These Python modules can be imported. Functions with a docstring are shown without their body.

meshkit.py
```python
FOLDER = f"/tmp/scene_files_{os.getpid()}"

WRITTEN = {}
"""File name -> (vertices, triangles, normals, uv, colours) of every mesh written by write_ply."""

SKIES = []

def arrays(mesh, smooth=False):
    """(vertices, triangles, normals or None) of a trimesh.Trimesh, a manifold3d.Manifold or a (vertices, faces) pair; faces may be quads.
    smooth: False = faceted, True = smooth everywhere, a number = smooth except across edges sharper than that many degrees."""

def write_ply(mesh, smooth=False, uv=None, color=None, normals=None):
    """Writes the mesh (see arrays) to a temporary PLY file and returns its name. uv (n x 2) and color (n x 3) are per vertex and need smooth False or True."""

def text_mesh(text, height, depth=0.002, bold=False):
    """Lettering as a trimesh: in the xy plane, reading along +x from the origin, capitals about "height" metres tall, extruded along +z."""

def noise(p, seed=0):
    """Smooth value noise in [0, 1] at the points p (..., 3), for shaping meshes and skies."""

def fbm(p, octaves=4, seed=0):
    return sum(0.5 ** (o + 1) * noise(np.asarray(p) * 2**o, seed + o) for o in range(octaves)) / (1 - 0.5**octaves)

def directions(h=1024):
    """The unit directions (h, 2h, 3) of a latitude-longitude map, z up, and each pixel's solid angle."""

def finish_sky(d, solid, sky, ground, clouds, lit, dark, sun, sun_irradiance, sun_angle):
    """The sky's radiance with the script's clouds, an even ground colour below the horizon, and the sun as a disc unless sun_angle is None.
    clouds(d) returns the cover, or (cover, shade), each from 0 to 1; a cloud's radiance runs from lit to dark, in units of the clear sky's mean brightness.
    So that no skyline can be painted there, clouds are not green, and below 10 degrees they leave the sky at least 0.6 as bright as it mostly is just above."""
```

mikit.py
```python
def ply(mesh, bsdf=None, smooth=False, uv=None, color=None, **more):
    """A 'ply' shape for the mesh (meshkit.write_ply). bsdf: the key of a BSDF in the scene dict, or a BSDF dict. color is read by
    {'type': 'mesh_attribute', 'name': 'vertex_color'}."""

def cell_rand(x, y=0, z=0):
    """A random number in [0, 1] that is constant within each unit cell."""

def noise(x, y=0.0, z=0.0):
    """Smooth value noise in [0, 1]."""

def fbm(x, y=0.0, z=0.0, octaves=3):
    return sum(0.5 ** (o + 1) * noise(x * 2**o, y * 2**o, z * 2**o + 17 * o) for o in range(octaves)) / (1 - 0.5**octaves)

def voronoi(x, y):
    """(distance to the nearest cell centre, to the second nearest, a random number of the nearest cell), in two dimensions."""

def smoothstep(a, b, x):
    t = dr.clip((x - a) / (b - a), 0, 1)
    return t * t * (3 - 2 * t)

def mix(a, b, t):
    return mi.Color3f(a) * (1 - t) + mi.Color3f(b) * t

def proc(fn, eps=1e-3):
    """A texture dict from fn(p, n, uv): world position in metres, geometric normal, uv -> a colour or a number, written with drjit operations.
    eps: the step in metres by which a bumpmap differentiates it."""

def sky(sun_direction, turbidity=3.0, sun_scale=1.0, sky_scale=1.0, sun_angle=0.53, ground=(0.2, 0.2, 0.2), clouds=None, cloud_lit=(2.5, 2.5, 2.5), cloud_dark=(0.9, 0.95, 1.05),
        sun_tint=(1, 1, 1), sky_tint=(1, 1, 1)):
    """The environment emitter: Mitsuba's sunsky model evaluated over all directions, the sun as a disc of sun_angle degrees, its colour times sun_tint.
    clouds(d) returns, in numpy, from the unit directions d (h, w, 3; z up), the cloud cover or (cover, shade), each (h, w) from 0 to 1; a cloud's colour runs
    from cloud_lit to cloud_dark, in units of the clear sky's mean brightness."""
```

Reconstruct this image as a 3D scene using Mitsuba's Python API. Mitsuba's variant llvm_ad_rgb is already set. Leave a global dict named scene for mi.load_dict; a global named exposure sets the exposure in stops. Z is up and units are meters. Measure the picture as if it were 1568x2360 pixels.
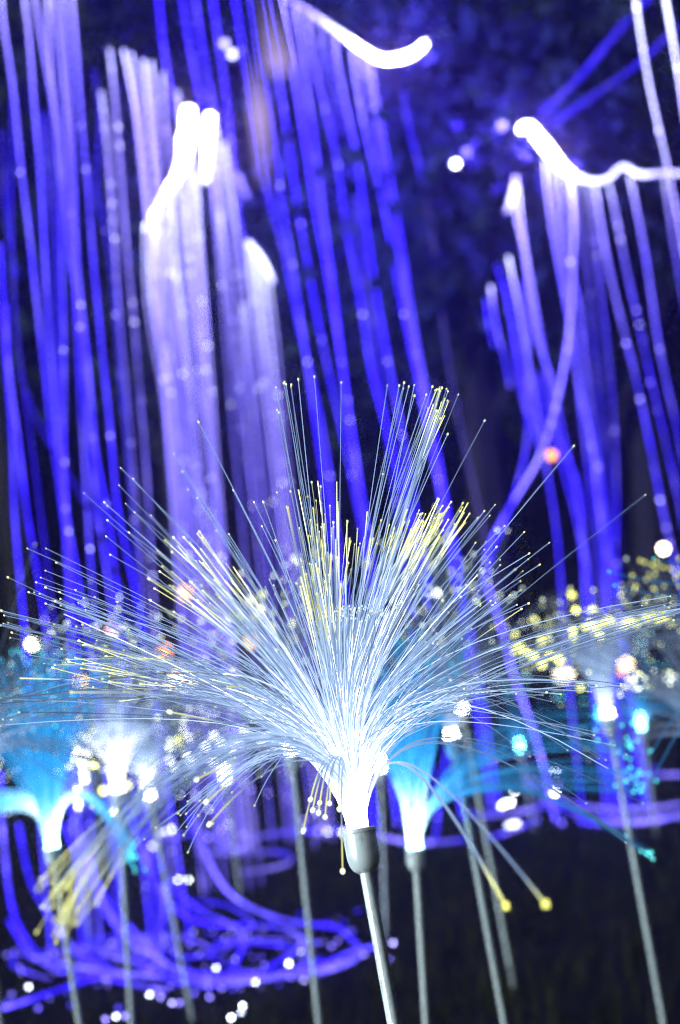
import math, random
import numpy as np
import drjit as dr
import mitsuba as mi
import trimesh
from scipy.interpolate import CubicSpline
import mikit
from mikit import proc, ply, noise, fbm, mix, smoothstep

T = mi.ScalarTransform4f
rng = np.random.default_rng(7)

# ------------------------------------------------------------------ camera
EYE = np.array([0.0, 0.0, 0.95])
FOV = 27.0
PITCH, ROLL = math.radians(4.5), math.radians(6.0)
FWD = np.array([0.0, math.cos(PITCH), math.sin(PITCH)])
R0 = np.array([1.0, 0.0, 0.0])
U0 = np.cross(R0, FWD)
UP = U0 * math.cos(ROLL) + R0 * math.sin(ROLL)
RIGHT = np.cross(FWD, UP)
FPX = 784.0 / math.tan(math.radians(FOV / 2))
FOCUS = 1.33
scene, labels = {}, {}
scene['camera'] = {'type': 'thinlens', 'fov': FOV, 'fov_axis': 'x', 'aperture_radius': 0.0074, 'focus_distance': FOCUS,
                   'near_clip': 0.05, 'far_clip': 400.0,
                   'to_world': T().look_at(origin=EYE.tolist(), target=(EYE + FWD).tolist(), up=UP.tolist())}

# ------------------------------------------------------------------ night sky (a faint soft glow from behind the photographer)
scene['sky'] = {'sampling_weight': 300.0, **mikit.sky([-0.88, -0.47, 0.17], turbidity=4, sun_scale=9.5, sky_scale=0.0006, sun_angle=36, ground=(0.005, 0.005, 0.006),
                                                      sky_tint=(0.7, 0.6, 1.0), sun_tint=(0.46, 0.98, 2.9))}
exposure = 0.0


# ------------------------------------------------------------------ measuring the place from the photograph (1568 x 2360 units)
def at(x, y, d):
    """The point that stands d metres ahead and is seen at (x, y)."""
    return EYE + d * (FWD + (x - 784.0) / FPX * RIGHT + (1180.0 - y) / FPX * UP)


def on_ground(x, y, z=0.0):
    r = FWD + (x - 784.0) / FPX * RIGHT + (1180.0 - y) / FPX * UP
    return EYE + r * ((z - EYE[2]) / r[2])


# ------------------------------------------------------------------ materials
def E(fn, k):
    scene[k] = proc(fn)


def strand_light(p, n, uv):
    h = dr.clip(uv.y, 0, 1)
    c = mix(mix((0.030, 0.010, 1.0), (0.30, 0.25, 1.0), dr.clip(h * 2, 0, 1)), (0.80, 0.90, 1.0), dr.clip(h * 2 - 1, 0, 1))
    return c * dr.maximum(uv.x, 0)


def fibre_light(p, n, uv):
    b, h = dr.maximum(uv.x, 0), dr.clip(uv.y, 0, 1)
    c = mix((0.40, 0.60, 1.0), (0.96, 0.98, 0.22), h)
    return mix(c, (0.95, 1.0, 0.95), smoothstep(0.9, 2.5, b) * (1 - smoothstep(0.15, 0.45, h))) * b


def cyan_light(p, n, uv):
    b, h = dr.maximum(uv.x, 0), dr.clip(uv.y, 0, 1)
    c = mix((0.03, 0.40, 1.0), (0.10, 0.85, 0.85), h)
    return mix(c, (0.75, 1.0, 1.0), smoothstep(1.2, 5.0, b) * (1 - smoothstep(0.2, 0.6, h))) * b


def lamp_light(p, n, uv):
    """uv.y picks the lamp's colour: 0 warm white, 0.5 orange, 1 red orange; 2 pink."""
    h = uv.y
    c = mix(mix((1.0, 0.90, 0.62), (1.0, 0.42, 0.03), dr.clip(h * 2, 0, 1)), (1.0, 0.25, 0.05), dr.clip(h * 2 - 1, 0, 1))
    return mix(c, (0.75, 0.55, 1.0), dr.clip(h - 1, 0, 1)) * uv.x


E(strand_light, 'strand_light')
E(fibre_light, 'fibre_light')
E(cyan_light, 'cyan_light')
E(lamp_light, 'lamp_light')
scene['m_strand'] = {'type': 'twosided', 'bsdf': {'type': 'diffuse', 'reflectance': {'type': 'rgb', 'value': [0.015, 0.015, 0.02]}}}
scene['m_fibre'] = {'type': 'twosided', 'bsdf': {'type': 'diffuse', 'reflectance': {'type': 'rgb', 'value': [0.03, 0.033, 0.035]}}}
scene['m_rod'] = {'type': 'principled', 'base_color': {'type': 'rgb', 'value': [0.84, 0.87, 0.86]}, 'metallic': 0.0, 'roughness': 0.3}
scene['m_chrome'] = {'type': 'principled', 'base_color': proc(lambda p, n, uv: mix((0.90, 0.92, 0.94), (0.68, 0.70, 0.73), smoothstep(0.55, 0.8, fbm(p.x * 260, p.y * 260, p.z * 90)))),
                     'metallic': 0.12, 'roughness': 0.18}
scene['m_ground'] = {'type': 'twosided', 'bsdf': {'type': 'diffuse', 'reflectance': proc(
    lambda p, n, uv: mix((0.010, 0.011, 0.007), (0.030, 0.027, 0.017), fbm(p.x * 9, p.y * 9, 0.0, 4)))}}
scene['m_grass'] = {'type': 'twosided', 'bsdf': {'type': 'diffuse', 'reflectance': proc(
    lambda p, n, uv: mix((0.020, 0.026, 0.010), (0.055, 0.048, 0.022), noise(p.x * 40, p.y * 40, 1.0)))}}
scene['m_leaf'] = {'type': 'twosided', 'bsdf': {'type': 'diffuse', 'reflectance': proc(
    lambda p, n, uv: mix((0.012, 0.018, 0.011), (0.032, 0.042, 0.025), noise(p.x * 7, p.y * 7, p.z * 7)))}}
scene['m_bark'] = {'type': 'twosided', 'bsdf': {'type': 'diffuse', 'reflectance': proc(
    lambda p, n, uv: mix((0.012, 0.010, 0.008), (0.035, 0.03, 0.024), fbm(p.x * 14, p.y * 14, p.z * 4)))}}
scene['m_wall'] = {'type': 'twosided', 'bsdf': {'type': 'diffuse', 'reflectance': proc(
    lambda p, n, uv: mix((0.05, 0.042, 0.033), (0.10, 0.085, 0.065), fbm(p.x * 5, p.y * 5, p.z * 5)))}}


# ------------------------------------------------------------------ helpers
def numbered(name):
    k, i = name, 0
    while k in labels or k in scene or any(s.startswith(k + '__') for s in scene):
        i += 1
        k = f'{name}_{i:03d}'
    return k


counters = {}


def fresh(name):
    i = counters.get(name, 0)
    counters[name] = i + 1
    return name if i == 0 else f'{name}_{i:03d}'


def tag(key, label, cat, group=None, kind=None):
    d = {'label': label, 'category': cat}
    if group:
        d['group'] = group
    if kind:
        d['kind'] = kind
    labels[key] = d


class Mesh:
    def __init__(self):
        self.v, self.f, self.t, self.n = [], [], [], 0

    def add(self, v, f, t):
        self.v.append(v); self.f.append(f + self.n); self.t.append(t); self.n += len(v)
        return self

    def tube(self, pts, radii, uv, sides=5):
        p = np.asarray(pts, float)
        r = np.broadcast_to(np.asarray(radii, float), (len(p),))
        d = np.gradient(p, axis=0)
        d /= np.linalg.norm(d, axis=1, keepdims=True) + 1e-12
        a = np.empty_like(p)
        ref = np.array([0.31, 0.87, 0.17]) if abs(d[0] @ np.array([0.31, 0.87, 0.17])) < 0.8 else np.array([0.9, -0.2, 0.3])
        for i in range(len(p)):
            ref = ref - d[i] * (ref @ d[i])
            ref = ref / (np.linalg.norm(ref) + 1e-12)
            a[i] = ref
        b = np.cross(d, a)
        ang = np.arange(sides) * 2 * np.pi / sides
        v = p[:, None] + r[:, None, None] * (np.cos(ang)[None, :, None] * a[:, None] + np.sin(ang)[None, :, None] * b[:, None])
        i, j = np.meshgrid(np.arange(len(p) - 1), np.arange(sides), indexing='ij')
        j2 = (j + 1) % sides
        q = np.stack([i * sides + j, i * sides + j2, (i + 1) * sides + j2, (i + 1) * sides + j], -1).reshape(-1, 4)
        f = np.vstack([q[:, [0, 1, 2]], q[:, [0, 2, 3]]])
        e = (len(p) - 1) * sides
        caps = [[0, k + 1, k] for k in range(1, sides - 1)] + [[e, e + k, e + k + 1] for k in range(1, sides - 1)]
        f = np.vstack([f, np.array(caps)])
        uv = np.broadcast_to(np.asarray(uv, float), (len(p), 2))
        return self.add(v.reshape(-1, 3), f, np.repeat(uv, sides, axis=0))

    def ball(self, c, r, uv, sub=1, squash=(1, 1, 1)):
        s = trimesh.creation.icosphere(subdivisions=sub, radius=1.0)
        v = np.array(s.vertices) * np.asarray(squash) * r + c
        return self.add(v, np.array(s.faces), np.tile(np.asarray(uv, float), (len(v), 1)))

    def get(self):
        return trimesh.Trimesh(np.vstack(self.v), np.vstack(self.f), process=False), np.vstack(self.t)


WEIGHT = {'strand_light': .002, 'fibre_light': .002, 'cyan_light': .002, 'lamp_light': .002}


def lit(key, mesh, rgb, weight, bsdf='m_strand', smooth=False):
    """An evenly bright emitter, the kind that really lights its surroundings."""
    scene[key] = ply(mesh, bsdf, smooth=smooth, emitter={'type': 'area', 'radiance': {'type': 'rgb', 'value': [float(c) for c in rgb]}, 'sampling_weight': float(weight)})


def glow(key, mesh, light, bsdf='m_fibre'):
    m, uv = mesh.get()
    scene[key] = ply(m, bsdf, smooth=False, uv=uv, emitter={'type': 'area', 'radiance': {'type': 'ref', 'id': light}, 'sampling_weight': WEIGHT[light]})


def lathe(profile, sides=40):
    """profile: (radius, height) pairs from bottom to top, closed on the axis at both ends."""
    pr = np.asarray(profile, float)
    ang = np.arange(sides) * 2 * np.pi / sides
    v = np.stack([pr[:, :1] * np.cos(ang), pr[:, :1] * np.sin(ang), np.repeat(pr[:, 1:], sides, 1)], -1).reshape(-1, 3)
    n = len(pr)
    i, j = np.meshgrid(np.arange(n - 1), np.arange(sides), indexing='ij')
    j2 = (j + 1) % sides
    q = np.stack([i * sides + j, i * sides + j2, (i + 1) * sides + j2, (i + 1) * sides + j], -1).reshape(-1, 4)
    return trimesh.Trimesh(v, np.vstack([q[:, [0, 1, 2]], q[:, [0, 2, 3]]]), process=False)


def frame_to(axis, origin):
    z = axis / np.linalg.norm(axis)
    x = np.cross([0, 1, 0], z); x /= np.linalg.norm(x)
    m = np.eye(4); m[:3, 0], m[:3, 1], m[:3, 2], m[:3, 3] = x, np.cross(z, x), z, origin
    return m


def spline(P, n):
    P = np.asarray(P, float)
    if len(P) == 2:
        return P[0] + (P[1] - P[0]) * np.linspace(0, 1, n)[:, None]
    s = np.concatenate([[0], np.cumsum(np.linalg.norm(np.diff(P, axis=0), axis=1))])
    return CubicSpline(s, P, bc_type='natural')(np.linspace(0, s[-1], n))


def bezier(P0, P1, P2, P3, n):
    t = np.linspace(0, 1, n)[:, None]
    return (1 - t) ** 3 * P0 + 3 * (1 - t) ** 2 * t * P1 + 3 * (1 - t) * t ** 2 * P2 + t ** 3 * P3


WORD = ['first', 'second', 'third', 'fourth', 'fifth', 'sixth', 'seventh', 'eighth', 'ninth', 'tenth', 'eleventh', 'twelfth', 'thirteenth', 'fourteenth', 'fifteenth',
        'sixteenth', 'seventeenth', 'eighteenth', 'nineteenth', 'twentieth', 'twenty-first', 'twenty-second', 'twenty-third', 'twenty-fourth', 'twenty-fifth', 'twenty-sixth',
        'twenty-seventh', 'twenty-eighth', 'twenty-ninth', 'thirtieth']

# ------------------------------------------------------------------ ground
g = 24.0
gx = np.concatenate([[-g, -14], np.linspace(-8, 8, 81), [14, g]])
gy = np.concatenate([[-8, -5], np.linspace(-2, 14, 81), [26, 42]])
X, Y = np.meshgrid(gx, gy, indexing='ij')
import meshkit
Z = 0.03 * (meshkit.fbm(np.stack([X * 0.9, Y * 0.9, X * 0], -1), 3, 3) - 0.5) * (np.abs(X) < 9) - 0.01
V = np.stack([X, Y, Z], -1).reshape(-1, 3)
ny = len(gy)
i, j = np.meshgrid(np.arange(len(gx) - 1), np.arange(ny - 1), indexing='ij')
q = np.stack([i * ny + j, (i + 1) * ny + j, (i + 1) * ny + j + 1, i * ny + j + 1], -1).reshape(-1, 4)
scene['ground'] = ply((V, q), 'm_ground', smooth=True)
tag('ground', 'dark bare earth and thin grass under the light flowers', 'ground', kind='structure')
labels['sky'] = {'kind': 'structure'}

nb = 26000
bx, by = rng.uniform(-2.6, 3.2, nb), rng.uniform(1.4, 9.0, nb)
hb, az, ln = rng.uniform(0.03, 0.11, nb), rng.uniform(0, 2 * np.pi, nb), rng.uniform(0.1, 0.7, nb)
base = np.stack([bx, by, np.full(nb, -0.015)], -1)
w = 0.0025 * np.stack([np.cos(az), np.sin(az), az * 0], -1)
tipb = base + hb[:, None] * np.stack([-np.sin(az) * ln, np.cos(az) * ln, np.ones(nb)], -1)
midb = base + 0.55 * hb[:, None] * np.stack([-np.sin(az) * ln * 0.4, np.cos(az) * ln * 0.4, np.ones(nb)], -1)
V = np.stack([base - w, base + w, midb + w * 0.7, midb - w * 0.7, tipb], 1).reshape(-1, 3)
k = np.arange(nb)[:, None] * 5
F = np.vstack([k + [0, 1, 2], k + [0, 2, 3], k + [3, 2, 4]])
scene['grass'] = ply((V, F), 'm_grass')
tag('grass', 'thin dark grass blades scattered over the night ground', 'grass', kind='stuff')


# ------------------------------------------------------------------ trees and a low wall far behind, hardly lit
def tree(x, y, h, cr, seed, label, reach=()):
    r = np.random.default_rng(seed)
    key = fresh('tree')
    tag(key, label, 'tree', 'dark trees behind the light garden')
    m = Mesh()
    top = np.array([x + r.normal(0, .2), y, h * 0.75])
    m.tube(spline([[x, y, -0.1], [x + r.normal(0, .1), y, h * .3], top], 14), np.linspace(0.16, 0.05, 14) * h / 5, (0, 0), 8)
    limbs = []
    for a in range(7):
        z0 = h * r.uniform(0.28, 0.6)
        d = r.uniform(0, 2 * np.pi)
        e = np.array([x + np.cos(d) * cr * .75, y + np.sin(d) * cr * .75, z0 + h * r.uniform(.12, .35)])
        s = np.array([x, y, z0])
        limbs.append(e)
        m.tube(spline([s, (s + e) / 2 + [0, 0, .12], e], 9), np.linspace(0.06, 0.015, 9) * h / 5, (0, 0), 6)
    for e in reach:                                       # a bough that reaches out towards a lamp
        s = np.array([x, y, e[2] - .5])
        m.tube(spline([s, (s + e) / 2 + [0, 0, .1], e], 9), np.linspace(0.05, 0.012, 9), (0, 0), 6)
    mm, _ = m.get()
    scene[key + '__trunk'] = ply(mm, 'm_bark', smooth=40)
    cl = [e for e in limbs] + [np.array([x + r.normal(0, cr * .5), y + r.normal(0, cr * .5), h * r.uniform(.45, 1.0)]) for _ in range(22)]
    n = 5200
    c = np.array(cl)[r.integers(0, len(cl), n)] + r.normal(0, 0.24 * cr, (n, 3)) * [1, 1, .8]
    for e in reach:
        c = np.vstack([c, e + r.normal(0, 1, (420, 3)) * [.17, .10, .17]])
    n = len(c)
    a = r.normal(size=(n, 3)); a /= np.linalg.norm(a, axis=1, keepdims=True)
    b = np.cross(a, r.normal(size=(n, 3))); b /= np.linalg.norm(b, axis=1, keepdims=True)
    s = (r.uniform(0.035, 0.085, n) * np.where(np.arange(n) < 5200, 1, .7))[:, None] * (h / 5)
    V = np.stack([c - a * s, c + b * s * .5, c + a * s, c - b * s * .5], 1).reshape(-1, 3)
    k = np.arange(n)[:, None] * 4
    scene[key + '__crown'] = ply((V, np.vstack([k + [0, 1, 2], k + [0, 2, 3]])), 'm_leaf')


def tree_px(x, d, h, cr, seed, label, reach=()):
    p = at(x, 1000, d)
    tree(p[0], p[1], h, cr, seed, label, reach)


tree_px(1080, 8.0, 5.4, 1.25, 1, 'dark leafy tree whose crown catches blue light behind the curled white tube', [at(1000, 100, 6.95), at(930, 60, 7.05), at(1030, 190, 7.1)])
tree_px(1420, 7.8, 5.2, 1.3, 6, 'dark leafy tree behind the wavy white tube', [at(1325, 325, 6.65), at(1270, 260, 6.75), at(1390, 330, 6.9)])
tree_px(430, 8.8, 5.6, 1.5, 2, 'dark tree behind the bright white strands left of centre')
tree_px(1560, 11.5, 6.0, 1.7, 3, 'dark tree standing behind the strands at the right edge')
tree_px(40, 9.5, 6.6, 1.8, 4, 'dark tree at the left edge behind the violet strands')
tree_px(1180, 15.0, 7.0, 2.2, 5, 'far dark tree in the gap right of centre')

wall = fresh('garden_wall')
tag(wall, 'low dark stone wall far behind the flowers at the right', 'wall')
mw = trimesh.creation.box((14, 0.3, 0.95)); mw.apply_translation((5.6, 17, 0.46))
scene[wall + '__body'] = ply(mw, 'm_wall')
mw = trimesh.creation.box((14.1, 0.42, 0.09)); mw.apply_translation((5.6, 17, 0.98))
scene[wall + '__coping'] = ply(mw, 'm_wall')


# ------------------------------------------------------------------ hanging light strands
LEFT = 'strands of the left curtain'
PALE = 'pale strands beside the white tubes'
WHITE = 'white strands under the white tubes'
MID = 'blue strands hanging from the sloping tube'
RIGHTG = 'strands hanging from the wavy tube'
FAN = 'strands bunched left of the wavy tube'
GAIN = {LEFT: (.58, .14), PALE: (.62, .52), WHITE: (.37, .5), MID: (.76, .08), RIGHTG: (.6, .2), FAN: (.55, .15)}     # strength and whiteness of each set

def strand(pts, d, b, hue, label, group, r=0.004, bead=0.0, fade=0.75, foot=True, sag=0.0, key='light_strand', top=None):
    """pts: where the strand is seen; it hangs d metres away and runs on down to the ground. b: strength, hue 0 blue to 1 white."""
    b, hue = b * GAIN.get(group, (.6, .8))[0], hue * GAIN.get(group, (0, .8))[1]
    P = [at(x, y, d) for x, y in pts]
    if foot:
        s = P[-1] - P[-2]
        s = s / -s[2] if s[2] < -1e-3 else np.array([0, 0, -1.0])
        if P[-1][2] > 0.03:
            s = s * [0.6, 0.6, 1]
            P.append(P[-1] + s * (P[-1][2] - 0.012))
    n = 44
    C = spline(P, n)
    if foot:
        C[:, 2] = np.maximum(C[:, 2], 0.008)
    u = np.linspace(0, 1, n)
    seed = rng.uniform(0, 100)
    wob = 1 + (bead + .12) * rng.uniform(-0.7, 0.9, n) + 0.25 * np.sin(u * 9 + seed) * np.sin(u * 4 + seed * 2)
    bb = b * wob * (1 - (1 - fade) * u)
    hh = np.clip(hue + 0.06 * np.sin(u * 13 + seed) + 0.04 * rng.normal(size=n), 0, 1)
    if top:                                             # strength and whiteness at the top, near the lamp that feeds it
        k = np.exp(-u / top[2])
        bb = bb * (1 - k) + b * top[0] * k
        hh = hh * (1 - k) + top[1] * k
    K = fresh(key)
    M = Mesh()
    M.tube(C, r, np.stack([bb, hh], -1), 6)
    if bead > 0:
        L = np.linalg.norm(np.diff(C, axis=0), axis=1).sum()
        for t in rng.uniform(0.02, 0.98, int(L / 0.16 * min(1, bead * 2))):
            c = C[int(t * (n - 1))]
            M.ball(c + rng.normal(0, .002, 3), r * 1.35, (min(9, b * rng.uniform(1.5, 3.2)), min(1, hue + rng.uniform(.2, .6))), 1)
    glow(K, M, 'strand_light', 'm_strand')
    tag(K, label, 'light strand', group)
    return C


left = [
    ([(0, 560), (7, 688), (13, 821), (27, 988), (33, 1176), (50, 1376), (60, 1500)], 7, .12, 0),
    ([(12, 700), (23, 875), (43, 1021), (61, 1176), (90, 1343), (110, 1476), (130, 1610)], 7, .18, .3),
    ([(1, -20), (10, 67), (23, 150), (37, 267), (50, 400), (67, 533), (87, 721), (103, 855), (117, 988), (133, 1098), (157, 1309), (162, 1600)], 7, .16, .1),
    ([(54, -20), (65, 67), (78, 233), (93, 400), (103, 588), (113, 755), (123, 888), (148, 1150), (187, 1376), (215, 1560)], 7, .2, .1),
    ([(78, -20), (100, 117), (120, 233), (130, 333), (140, 450), (143, 588), (147, 788), (147, 988), (153, 1170), (170, 1400)], 6, .16, .1),
    ([(108, -20), (115, 133), (125, 233), (140, 333), (148, 450), (163, 588), (185, 755), (205, 988), (225, 1176), (250, 1350), (270, 1500)], 7, .18, .2),
    ([(143, -20), (156, 133), (164, 267), (170, 400), (177, 588), (193, 755), (207, 888), (225, 1070), (247, 1176), (267, 1343), (283, 1476), (300, 1600)], 7, .22, .1),
    ([(165, -20), (180, 167), (190, 300), (203, 433), (214, 588), (227, 721), (240, 855), (257, 1021), (272, 1176), (300, 1309), (320, 1410)], 6.5, .05, .1),
    ([(215, 160), (226, 215), (228, 330), (222, 430), (242, 530), (258, 640), (272, 800), (290, 1000)], 2.2, .1, .2),
    ([(30, 180), (28, 320), (25, 450), (28, 588), (38, 760), (56, 900)], 2.4, .0, 0),
    ([(2, 300), (8, 420), (20, 540), (38, 640)], 2.6, .0, 0),
    ([(100, 260), (108, 340), (120, 460), (128, 560), (132, 700)], 3.4, .0, .1),
    ([(45, 860), (110, 1015), (180, 1130), (230, 1230), (270, 1330)], 1.6, .0, 0),
    ([(120, -20), (132, 60), (146, 190), (158, 330), (164, 460)], 6, .25, .1),
]
for n_, (pts, b, hue, bead) in enumerate(left):
    strand(pts, 4.35 + 0.06 * rng.normal(), b, hue, f'violet light strand of the left curtain, {WORD[n_]} from the left edge', LEFT, r=0.0033, bead=bead, foot=len(pts) > 4,
           top=(1.1, .62, .1) if pts[0][1] < 0 else None)
pale = [
    ([(233, 210), (247, 333), (257, 467), (266, 588), (277, 755), (293, 921), (310, 1121), (330, 1330)], 3.2, .52, .3),
    ([(253, 112), (262, 200), (270, 300), (282, 440), (294, 588), (310, 755), (327, 955), (340, 1121), (350, 1300)], 3.4, .55, .45),
    ([(285, 115), (305, 210), (318, 300), (332, 430), (345, 560), (365, 760), (385, 1000)], 5.5, .52, .1),
    ([(303, 122), (316, 220), (328, 330), (340, 460), (350, 560)], 4, .5, .1),
    ([(331, 138), (345, 280), (356, 400), (362, 520)], 6, .6, .1),
    ([(349, 142), (358, 260), (366, 380), (375, 480)], 4.6, .5, .2),
    ([(375, 168), (384, 300), (395, 390), (408, 480)], 3.6, .42, .1),
    ([(410, 210), (417, 300), (424, 380)], 3.8, .42, .1),
]
for n_, (pts, b, hue, bead) in enumerate(pale):
    strand(pts, 5.4 + 0.05 * rng.normal(), b, hue, f'pale lavender strand with round top, {WORD[n_]} from left before the white tubes', PALE, r=0.0045, bead=bead, top=(1.6, .68, .12), fade=.35)
white = []
for k_ in range(10):                                   # they hang all along the oblique white tube
    t = k_ / 9
    x0, y0 = 335 + 92 * t, 528 - 158 * t
    white.append(([(x0, y0), (x0 + 8, y0 + 200), (x0 + 30 + 6 * t, 850), (x0 + 62, 1090), (x0 + 82, 1250)], 4.4 * math.exp(rng.normal(0, .7)), rng.uniform(.45, .85), .15))
white += [
    ([(437, 260), (445, 450), (462, 640), (473, 821), (483, 955), (500, 1150)], 9, .9, .2),
    ([(424, 380), (430, 520), (448, 700), (462, 900), (480, 1100)], 8, .85, .2),
    ([(452, 400), (462, 560), (478, 760), (492, 950), (510, 1180)], 7, .75, .2),
    ([(478, 270), (490, 420), (510, 650), (525, 850), (548, 1100)], 5, .5, .15),
    ([(487, 275), (502, 420), (522, 600), (545, 800), (572, 1050)], 6, .6, .15),
    ([(497, 290), (515, 420), (534, 560), (558, 760), (585, 1000)], 5.5, .55, .15),
    ([(518, 330), (532, 430), (553, 588), (572, 730), (590, 855), (615, 1055), (640, 1240)], 6, .62, .15),
    ([(572, 565), (585, 700), (606, 860), (628, 1050), (655, 1250)], 7, .72, .05),
    ([(586, 580), (600, 720), (620, 880), (642, 1060), (668, 1250)], 7.5, .78, .05),
    ([(602, 602), (618, 740), (634, 880), (652, 1050), (680, 1250)], 7, .7, .05),
    ([(618, 628), (630, 720), (645, 860), (662, 1040), (690, 1260)], 4, .5, .05),
    ([(505, 480), (520, 650), (540, 850), (560, 1000)], 4, .3, .1),
    ([(440, 640), (470, 900), (500, 1200)], 4, .3, .1),
    ([(400, 560), (425, 760), (440, 900), (455, 1080)], 5, .65, .3),
    ([(560, 700), (580, 900), (600, 1100)], 4, .3, .1),
]
for n_, (pts, b, hue, bead) in enumerate(white):
    strand(pts, 6.3 + 0.08 * rng.normal(), b, hue, f'white strand of the bright cascade, {WORD[n_]} from its left side', WHITE, r=0.0042, bead=bead + .1, top=(1.8, .9, .16), fade=.55)
mid = [
    ([(365, -20), (380, 130), (397, 220), (420, 300), (450, 420)], 8, .0, 0),
    ([(418, -20), (440, 120), (460, 220), (490, 400), (510, 560)], 8, .0, 0),
    ([(448, -20), (470, 130), (492, 240), (520, 400)], 6.5, .0, .1),
    ([(488, -20), (510, 140), (525, 250), (550, 500), (575, 640)], 7, .0, .1),
    ([(540, -20), (566, 150), (586, 267), (606, 390), (623, 467), (656, 588), (683, 721), (706, 821), (736, 955), (770, 1176)], 6, .08, .1),
    ([(577, -20), (603, 167), (623, 283), (640, 400), (656, 500), (672, 600)], 5.5, .1, .1),
    ([(612, -20), (646, 200), (670, 367), (690, 500), (706, 588), (723, 688), (750, 821), (790, 1000)], 5.5, .08, .1),
    ([(648, -4), (683, 200), (710, 367), (730, 500), (748, 588), (770, 721), (790, 855), (810, 988), (836, 1155)], 8.5, .06, .1),
    ([(681, 14), (690, 70), (703, 167), (726, 333), (746, 500), (758, 588), (780, 760)], 8, .06, 0),
    ([(712, 36), (714, 80), (730, 167), (763, 300), (786, 433), (806, 567), (836, 721), (856, 855), (883, 955)], 7, .04, .1),
    ([(742, 56), (745, 110), (763, 183), (789, 300), (812, 420), (830, 540)], 4, .02, .1),
    ([(772, 80), (776, 130), (796, 233), (823, 367), (846, 533), (870, 688), (893, 821), (912, 920)], 6.5, .04, .1),
    ([(812, 112), (820, 170), (843, 300), (876, 433), (906, 588), (938, 755), (966, 888)], 7, .1, .1),
    ([(836, 128), (850, 190), (870, 300), (893, 433), (921, 588), (946, 755), (972, 888), (1003, 1055), (1022, 1140)], 8, .12, .1),
    ([(855, 138), (862, 200), (880, 300), (903, 430), (930, 588), (955, 755), (982, 900)], 6, .1, 0),
    ([(928, 190), (940, 280), (955, 340), (975, 420)], 3.5, .0, 0),
]
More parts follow.
